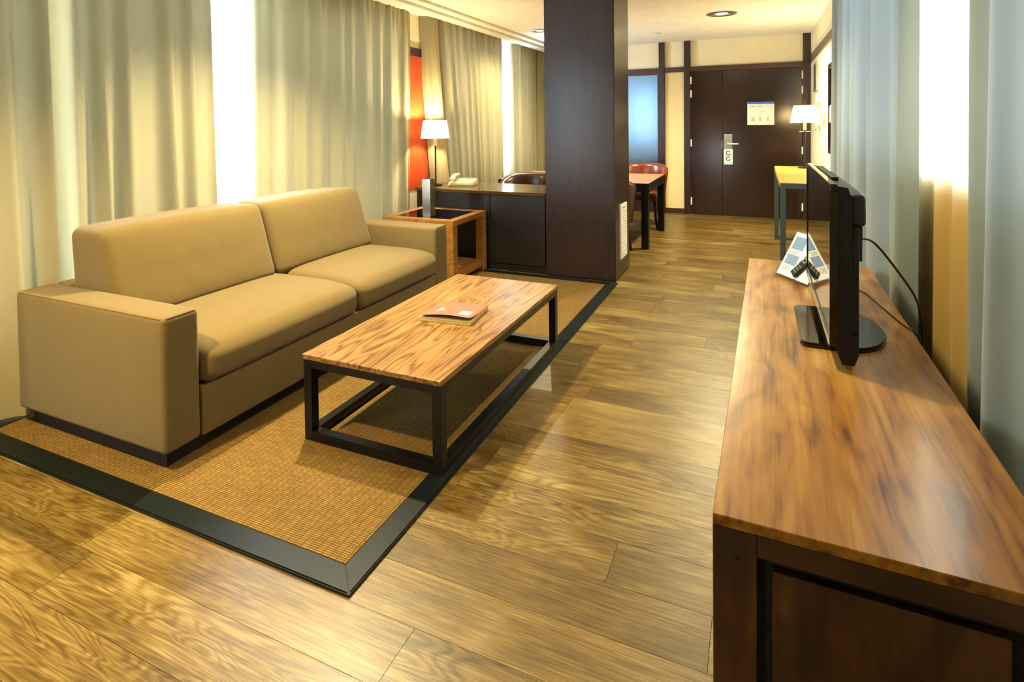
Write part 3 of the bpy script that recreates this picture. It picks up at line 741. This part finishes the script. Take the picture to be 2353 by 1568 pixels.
# ------------------------------------------------------------------ desk
dk = thing('desk', 'dark desk with flat front panels between the column and the left wall', 'desk', (-2.5, 5.2, 0))
DZ = 0.762
obj('top', box(-2.93, -1.806, 4.86, 5.52, DZ - 0.03, DZ, 0.002, 1), 'desktop', dk)
obj('front_panel', box(-2.372, -1.812, 4.877, 4.90, 0.075, DZ - 0.035), 'desk', dk)
obj('front_panel', box(-2.93, -2.38, 4.877, 4.90, 0.075, DZ - 0.035), 'desk', dk)
obj('skirting', box(-2.93, -1.806, 4.89, 4.92, 0.0, 0.074), 'desk', dk)
obj('side_panel', box(-1.84, -1.812, 4.90, 5.5, 0.0, DZ - 0.03), 'desk', dk)
obj('side_panel', box(-2.93, -2.9, 4.92, 5.5, 0.0, DZ - 0.03), 'desk', dk)
cb = thing('cabinet', 'low black cabinet against the left wall under the desk lamp', 'cabinet', (-3.2, 5.3, 0))
obj('body', box(-3.30, -2.935, 5.02, 5.5, 0.0, DZ - 0.04), 'desk', cb)
obj('top', box(-3.31, -2.933, 5.0, 5.52, DZ - 0.04, DZ - 0.012, 0.002, 1), 'desktop', cb)
obj('door', box(-3.28, -2.95, 5.002, 5.02, 0.06, DZ - 0.06), 'desk', cb)

def table_lamp(x, y, z, label, hgt, sh_r0, sh_r1, sh_h, power, base_r=0.07, cross=True):
    t = thing('table_lamp', label, 'lamp', (x, y, z))
    b_ = cyl((x, y, z), base_r, 0.012, seg=32); obj('base', b_, 'black', t, True)
    zs = z + hgt - sh_h
    obj('pole', cyl((x, y, z + 0.012), 0.008, hgt - sh_h - 0.1, seg=14), 'black', t, True)
    obj('socket', cyl((x, y, zs - 0.085), 0.018, 0.085, seg=18), 'shade', t, True)
    if cross: obj('crossbar', cyl((x - 0.055, y, zs - 0.1), 0.004, 0.11, seg=8, axis='X'), 'silver', t, True)
    b_ = bm_new(); add_lathe(b_, (x, y, zs), [(sh_r0, 0), (sh_r1, sh_h)], 40); obj('shade', b_, 'shade', t, 'all')
    b_ = bm_new(); add_lathe(b_, (x, y, zs), [(0.001, 0.04), (0.02, 0.05), (0.028, 0.08), (0.02, 0.108), (0.001, 0.115)], 16); obj('bulb', b_, 'bulb', t, 'all')
    b_ = bm_new(); add_tube(b_, [(x - sh_r1 * 0.98, y, zs + sh_h - 0.012), (x + sh_r1 * 0.98, y, zs + sh_h - 0.012)], 0.002, 6); obj('carrier', b_, 'silver', t); b_ = bm_new(); add_tube(b_, [(x, y, zs), (x, y, zs + 0.045)], 0.01, 8); obj('bulb_holder', b_, 'silver', t)
    ld = bpy.data.lights.new('lamp_light', 'POINT'); ld.energy = power; ld.color = (1.0, 0.80, 0.45); ld.shadow_soft_size = 0.035
    lo = bpy.data.objects.new('lamp_light', ld); C.objects.link(lo); lo.parent = t; lo.location = (0, 0, zs - z + 0.15)
    return t
table_lamp(-3.20, 5.24, DZ - 0.012, 'lit table lamp with white shade beside the telephone', 0.70, 0.155, 0.125, 0.19, 55, cross=False)

ph = thing('telephone', 'cream desk telephone on the dark desk', 'telephone', (-2.87, 5.24, DZ), math.radians(8))
b_ = bm_new(); add_prism(b_, [(-0.13, -0.1, 0.0), (-0.13, 0.1, 0.0), (-0.13, 0.1, 0.065), (-0.13, 0.06, 0.068), (-0.13, -0.1, 0.03)], (0.27, 0, 0))
bmesh.ops.bevel(b_, geom=b_.edges[:], offset=0.008, segments=2, affect='EDGES'); tb = obj('body', b_, 'phone', ph, True, local=True)
b_ = rbox(-0.115, -0.06, -0.1, 0.1, 0.072, 0.095, 0.011, 3, 4, lambda p, u: p + Vector((0, 0, 0.02 * (1 - u.y ** 2) + 0.02 * u.y))); obj('handset', b_, 'phone', ph, 'all', local=True)
obj('display', box(0.0, 0.1, 0.045, 0.075, 0.062, 0.071, 0.002), 'ink', ph, local=True)
kb = None
for i in range(3):
    for j in range(4):
        kb_ = obj('key', box(0.0, 0.02, 0, 0.014, 0, 0.008, 0.002, 1), 'white', ph, local=True) if kb is None else kb.copy()
        if kb is None: kb = kb_
        else: C.objects.link(kb_); kb_.parent = ph
        yy = -0.07 + j * 0.026; kb_.location = (0.0 + i * 0.034, yy, 0.031 + (yy + 0.1) * 0.235)
b_ = bm_new(); add_tube(b_, [(-0.1 - 0.02 * math.sin(t * 0.35) + 0.008 * math.cos(t * 2.4), -0.1 - 0.03 * math.sin(t * 0.12), 0.012 + 0.006 * math.sin(t * 2.4)) for t in range(0, 26)], 0.003, 6); obj('cord', b_, 'phone', ph, 'all', local=True)

# ------------------------------------------------------------------ tub chairs + dining table
def tub_chair(label, loc, rotz, leather):
    t = thing('tub_chair', label, 'chair', loc, rotz, group='leather tub chairs')
    # faces +Y, back at -Y
    b_ = bm_new(); n = 36; prof = []
    R, th = 0.29, 0.035
    sect = [(-th, 0.36), (-th - 0.005, 0.6), (-th - 0.014, 0.78), (-th, 0.815), (0, 0.83), (th * 0.9, 0.81), (th, 0.77), (th * 0.7, 0.6), (th * 0.7, 0.36)]
    rings = []
    for i in range(n + 1):
        a = math.radians(-90 - 118 + 236 * i / n); u = abs(2 * i / n - 1)
        drop = 0.13 * max(0, (u - 0.35) / 0.65) ** 1.6
        ca, sa = math.cos(a), math.sin(a)
        ring = []
        for (d, z) in sect:
            k = (z - 0.36) / 0.47; rr = R + 0.03 * k + d
            zz = 0.36 + (z - 0.36) * (0.47 - drop) / 0.47
            ring.append(b_.verts.new((rr * 1.02 * ca, rr * sa * 0.95 + 0.0, zz)))
        rings.append(ring)
    m_ = len(sect)
    for a_, c_ in zip(rings, rings[1:]):
        for j in range(m_):
            j2 = (j + 1) % m_; b_.faces.new((a_[j], a_[j2], c_[j2], c_[j]))
    b_.faces.new(rings[0]); b_.faces.new(rings[-1][::-1]); bmesh.ops.recalc_face_normals(b_, faces=b_.faces[:])
    obj('backrest', b_, leather, t, 'all', local=True)
    obj('seat', rbox(-0.265, 0.265, -0.24, 0.27, 0.36, 0.47, 0.045, 4, 6, lambda p, u: Vector((p.x * (1 - 0.25 * max(0, -u.y) ** 2), p.y, p.z + (0.015 * (1 - u.x ** 2) * (1 - u.y ** 2) if u.z > 0 else 0)))), leather, t, 'all', local=True)
    for (sx, sy) in ((-1, 1), (1, 1), (-1, -1), (1, -1)):
        b_ = bm_new()
        P = [(sx * 0.215, sy * 0.2, 0.37), (sx * 0.225, sy * 0.215, 0.25), (sx * 0.235, sy * 0.235, 0.12), (sx * 0.255, sy * (0.29 if sy < 0 else 0.25), 0.001)]
        pts = spline(P, 5); add_tube(b_, pts, [0.024 - 0.010 * i / (len(pts) - 1) for i in range(len(pts))], 8); obj('leg', b_, 'black', t, True, local=True)
    return t
dt = thing('dining_table', 'black-legged dining table with oak top behind the column', 'dining table', (-2.0, 6.8, 0))
QX0, QX1, QY0, QY1, QZ = -2.92, -1.1, 6.24, 7.44, 0.73
obj('tabletop', box(QX0 + 0.012, QX1 - 0.012, QY0 + 0.012, QY1 - 0.012, QZ - 0.02, QZ + 0.0), 'dtop', dt)
for a in ((QX0, QX1, QY0, QY0 + 0.012), (QX0, QX1, QY1 - 0.012, QY1), (QX0, QX0 + 0.012, QY0 + 0.012, QY1 - 0.012), (QX1 - 0.012, QX1, QY0 + 0.012, QY1 - 0.012)): obj('apron', box(*a, QZ - 0.1, QZ - 0.001), 'black', dt)
for (a, b) in ((QX0, QY0), (QX1 - 0.1, QY0), (QX0, QY1 - 0.1), (QX1 - 0.1, QY1 - 0.1)):
    obj('leg', box(a + 0.012, a + 0.088, b + 0.012, b + 0.088, 0, QZ - 0.02), 'black', dt)
tub_chair('dark leather tub chair behind the desk, its curved back above the desk top', (-2.36, 5.86, 0), PI, 'leather')
tub_chair('tan leather tub chair at the far side of the dining table', (-1.47, 7.74, 0), PI, 'leathero')
tub_chair('dark tub chair tucked under the near side of the dining table, mostly behind the column', (-1.535, 5.9, 0), 0, 'leather')

# ------------------------------------------------------------------ console table by the right wall
cs = thing('console_table', 'narrow console table with pale wood top and dark steel legs by the right wall', 'console table', (0.4, 6.3, 0))
KX0, KX1, KY0, KY1, KZ = 0.172, 0.60, 5.36, 7.35, 0.87
obj('top', box(KX0 + 0.035, KX1 - 0.035, KY0 + 0.035, KY1 - 0.035, KZ - 0.02, KZ), 'ctop', cs)
for a in ((KX0, KX1, KY0, KY0 + 0.034), (KX0, KX1, KY1 - 0.034, KY1), (KX0, KX0 + 0.034, KY0 + 0.034, KY1 - 0.034), (KX1 - 0.034, KX1, KY0 + 0.034, KY1 - 0.034)): obj('top_rail', box(*a, KZ - 0.045, KZ), 'ctop' if a[1] - a[0] < 0.1 else 'greysteel', cs)
for (a, b) in ((KX0, KY0), (KX1 - 0.045, KY0), (KX0, KY1 - 0.045), (KX1 - 0.045, KY1 - 0.045)): obj('leg', box(a, a + 0.045, b, b + 0.045, 0.03, KZ - 0.045), 'greysteel', cs)
for a in ((KX0, KX1, KY0, KY0 + 0.045), (KX0, KX1, KY1 - 0.045, KY1)): obj('foot_rail', box(*a, 0, 0.03), 'greysteel', cs)
table_lamp(0.475, 7.08, KZ, 'lit table lamp with white shade on the console table', 0.70, 0.15, 0.112, 0.19, 50)

# ------------------------------------------------------------------ sideboard
sb = thing('sideboard', 'long brown walnut sideboard carrying the television', 'sideboard', (0.215, 2.25, 0), math.radians(-0.9))
BX0, BX1, BY0, BY1, BZ = -0.066, 0.505, 1.145, 3.38, 0.65
cx, cy = 0.215, 2.25
def lb(a): return box(a[0] - cx, a[1] - cx, a[2] - cy, a[3] - cy, a[4], a[5], 0.0015, 1)
obj('top', lb((BX0, BX1, BY0, BY1, BZ - 0.022, BZ)), 'walnut', sb, local=True)
fw = 0.08
for yy in (BY0, BY1 - 0.03):
    obj('stile', lb((BX0, BX0 + fw, yy, yy + 0.03, 0, BZ - 0.0225)), 'walnutd', sb, local=True)
    obj('stile', lb((BX1 - fw, BX1, yy, yy + 0.03, 0, BZ - 0.0225)), 'walnutd', sb, local=True)
    b_ = bm_new()
    z1 = BZ - 0.0225; z2 = BZ - 0.065
    obj('end_rail', lb((BX0 + fw, BX1 - fw, yy, yy + 0.03, z2, z1)), 'walnutx', sb, local=True)
    obj('end_rail', lb((BX0 + fw, BX1 - fw, yy, yy + 0.03, 0.03, 0.10)), 'walnutx', sb, local=True)
obj('plug', cyl((BX0 + 0.043 - cx, BY0 - 0.0012 - cy, BZ - 0.078), 0.005, 0.004, seg=12, axis='Y'), 'plinth', sb, local=True)
obj('end_panel', lb((BX0 + fw + 0.026, BX1 - fw - 0.026, BY0 + 0.012, BY0 + 0.03, 0.12, BZ - 0.092)), 'walnutd', sb, local=True)
obj('recess', lb((BX0 + fw - 0.005, BX1 - fw + 0.005, BY0 + 0.031, BY0 + 0.04, 0.03, BZ - 0.03)), 'plinth', sb, local=True)
obj('end_panel', lb((BX0 + fw, BX1 - fw, BY1 - 0.02, BY1 - 0.01, 0.1, BZ - 0.065)), 'walnutd', sb, local=True)
obj('back_panel', lb((BX1 - 0.02, BX1 - 0.005, BY0 + 0.03, BY1 - 0.03, 0.03, BZ - 0.0225)), 'walnutd', sb, local=True)
obj('bottom', lb((BX0 + 0.02, BX1 - 0.02, BY0 + 0.04, BY1 - 0.03, 0.03, 0.06)), 'walnutd', sb, local=True)
nd = 4; stp = (BY1 - BY0 - 0.06) / nd
for i in range(nd):
    a = BY0 + 0.03 + i * stp
    d_ = obj('door', lb((BX0 + 0.002, BX0 + 0.022, a + 0.003, a + stp - 0.003, 0.06, BZ - 0.03)), 'walnutd', sb, local=True)
    hy = a + (stp - 0.04 if i % 2 == 0 else 0.04)
    obj('handle', cyl((BX0 - 0.018 - cx, hy - cy, 0.3), 0.006, 0.14, seg=10), 'black', d_, True, local=True)

# ------------------------------------------------------------------ television
SZ = BZ + 0.0005
tv = thing('television', 'black flat-screen television standing on the sideboard', 'television', (0.24, 2.42, SZ))
y0, y1 = 1.965, 2.875; zb, zt = 0.718, 1.22
obj('bezel', box(0.2, 0.222, y0, y1, zt - 0.022, zt, 0.003), 'blackg', tv); obj('bezel', box(0.2, 0.222, y0, y1, zb, zb + 0.03, 0.003), 'blackg', tv)
obj('bezel', box(0.2, 0.222, y0, y0 + 0.022, zb + 0.03, zt - 0.022, 0.0), 'blackg', tv); obj('bezel', box(0.2, 0.222, y1 - 0.022, y1, zb + 0.03, zt - 0.022, 0.0), 'blackg', tv)
obj('screen', box(0.203, 0.21, y0 + 0.022, y1 - 0.022, zb + 0.03, zt - 0.022), 'screen', tv)
b_ = bm_new(); add_prism(b_, [(0.21, y0 + 0.004, zb + 0.005), (0.262, y0 + 0.012, zb + 0.03), (0.262, y0 + 0.012, zt - 0.05), (0.25, y0 + 0.012, zt - 0.012), (0.21, y0 + 0.004, zt - 0.004)], (0, y1 - y0 - 0.016, 0)); bd = obj('back_shell', b_, 'blackm', tv)
b_ = bm_new(); add_box(b_, 0.25, 0.302, y0 + 0.03, y1 - 0.03, 1.085, 1.19, 0.016, 3); obj('electronics_housing', b_, 'greybk', tv, True)
b_ = bm_new(); add_box(b_, 0.25, 0.282, y0 + 0.02, y1 - 0.02, 0.70, 1.09, 0.008, 2); obj('lower_housing', b_, 'blackm', tv, True)
obj('socket_panel', box(0.281, 0.292, y0 + 0.04, y0 + 0.2, 0.98, 1.085), 'blackg', tv)
obj('top_strip', box(0.224, 0.246, y0 + 0.2, y1 - 0.2, zt - 0.01, zt + 0.004, 0.002), 'greybk', tv)
obj('chrome_strip', box(0.1985, 0.2, y0, y1, zb - 0.0, zb + 0.006), 'silver', tv)
# speaker bar below the screen and the neck
b_ = bm_new(); add_prism(b_, [(0.212, y0 + 0.01, zb + 0.02), (0.275, y0 + 0.01, zb + 0.04), (0.28, y0 + 0.01, zb - 0.02), (0.268, y0 + 0.01, zb - 0.055), (0.235, y0 + 0.01, zb - 0.055), (0.222, y0 + 0.01, zb - 0.02)], (0, y1 - y0 - 0.02, 0)); obj('speaker_bar', b_, 'blackm', tv)
b_ = bm_new(); add_prism(b_, [(0.285, 2.30, zb + 0.2), (0.3, 2.30, zb + 0.2), (0.315, 2.30, SZ + 0.016), (0.265, 2.30, SZ + 0.016)], (0, 0.16, 0)); obj('neck', b_, 'blackg', tv)
b_ = bm_new(); poly = []
def arc(cx_, cy_, r_, a0, a1, n=8): return [(cx_ + r_ * math.cos(math.radians(a0 + (a1 - a0) * i / n)), cy_ + r_ * math.sin(math.radians(a0 + (a1 - a0) * i / n))) for i in range(n + 1)]
poly = arc(0.16, 2.15, 0.03, 180, 270, 5) + [(0.27 + 0.14 * math.sin(PI * i / 18), 2.335 - 0.215 * math.cos(PI * i / 18)) for i in range(19)] + arc(0.16, 2.52, 0.03, 90, 180, 5)
add_prism(b_, [(x, y, SZ) for x, y in poly], (0, 0, 0.016)); bmesh.ops.bevel(b_, geom=[e_ for e_ in b_.edges if all(v.co.z > SZ + 0.01 for v in e_.verts)], offset=0.005, segments=2, affect='EDGES')
obj('stand_plate', b_, 'blackg', tv, True)
# cables
b_ = bm_new(); add_tube(b_, spline([(0.292, 2.034, 1.047), (0.34, 2.103, 1.02), (0.41, 2.163, 0.928), (0.475, 2.242, 0.828), (0.51, 2.328, 0.746), (0.522, 2.349, 0.66), (0.522, 2.35, 0.45), (0.522, 2.35, 0.2), (0.522, 2.36, 0.006)], 6), 0.0035, 8)
obj('power_cable', b_, 'blackm', tv, 'all')
b_ = bm_new(); add_tube(b_, spline([(0.282, 2.7, 0.82), (0.33, 2.82, 0.72), (0.39, 2.9, SZ + 0.012), (0.43, 2.86, SZ + 0.003), (0.455, 2.70, SZ + 0.003), (0.49, 2.48, SZ + 0.003), (0.515, 2.40, SZ + 0.001), (0.523, 2.385, 0.6), (0.523, 2.38, 0.3), (0.523, 2.4, 0.006)], 6), 0.0025, 8)
obj('aerial_cable', b_, 'blackm', tv, 'all')

# sign holder and remotes
sg = thing('sign_holder', 'clear acrylic stand with a printed hotel card on the sideboard', 'sign holder', (0.079, 3.08, SZ))
B = Vector((0.079, 3.08, SZ)); u_ = Vector((0.558, -0.83, 0)).normalized(); up_ = Vector((0.12 * 0.83, 0.12 * 0.558, 0.205)); wdt = 0.232
n_ = u_.cross(up_).normalized()
if n_.z < 0: n_ = -n_
def slab(a0, a1, b0, b1, h0, h1):
    b_ = bm_new(); add_prism(b_, [B + u_ * a + up_ * b + n_ * h0 for a, b in ((a0, b0), (a1, b0), (a1, b1), (a0, b1))], n_ * (h1 - h0)); return b_
obj('acrylic_panel', slab(0, wdt, 0.0, 1, 0, 0.003), 'acr', sg)
obj('lip', slab(0, wdt, 0.0, 0.012, 0.003, 0.03), 'acr', sg)
b_ = bm_new(); top = B + up_; add_prism(b_, [top, top + u_ * wdt, B + up_ * 1.0 + u_ * wdt + Vector((0.10, 0.067, -0.2045)), B + up_ * 1.0 + Vector((0.10, 0.067, -0.2045))], Vector((0.83, 0.558, 0)) * 0.003); obj('back_strut', b_, 'acr', sg)
obj('card', slab(0.006, wdt - 0.006, 0.03, 0.99, 0.003, 0.0045), 'paper', sg)
b_ = slab(0.02, 0.1, 0.62, 0.9, 0.0045, 0.0052); obj('photo', b_, 'photo', sg)
obj('photo', slab(0.02, 0.1, 0.28, 0.5, 0.0045, 0.0052), 'photo', sg); obj('photo', slab(0.125, 0.21, 0.62, 0.9, 0.0045, 0.0052), 'photo', sg)
b_ = bm_new()
for i in range(9):
    vv = (0.58, 0.56, 0.54, 0.52, 0.24, 0.215, 0.19, 0.165, 0.14)[i]
    add_prism(b_, [B + u_ * a + up_ * b + n_ * 0.0046 for a, b in ((0.02, vv), (0.09 - (i % 3) * 0.01, vv), (0.09 - (i % 3) * 0.01, vv + 0.01), (0.02, vv + 0.01))], n_ * 0.0004)
obj('text_print', b_, 'ink', sg)
def remote(label, a0, b0, ang, ln):
    o_ = thing('remote_control', label, 'remote control', B + u_ * a0 + up_ * b0 + n_ * 0.006, group='remote controls on the sign holder')
    e1 = u_ * math.cos(ang) + up_.normalized() * math.sin(ang); e2 = n_.cross(e1).normalized()
    mt = Matrix((e1, e2, n_)).transposed()
    def put(bm_):
        for v in bm_.verts: v.co = mt @ v.co
        return bm_
    obj('body', put(rbox(0, ln, -0.022, 0.022, 0, 0.018, 0.008, 3, 3)), 'blackm', o_, 'all', local=True)
    b2 = bm_new(); add_lathe(b2, (ln * 0.62, 0, 0.018), [(0.014, 0), (0.014, 0.002), (0.008, 0.002), (0.008, 0)], 16); obj('navigation_ring', put(b2), 'steel', o_, local=True)
    for i in range(3):
        for j in range(3):
            obj('button', put(box(0.02 + i * 0.016, 0.028 + i * 0.016, -0.014 + j * 0.011, -0.008 + j * 0.011, 0.0165, 0.0195)), 'ink', o_, local=True)
remote('black remote control leaning on the acrylic sign holder, nearer the front edge', 0.125, 0.10, math.radians(62), 0.15)
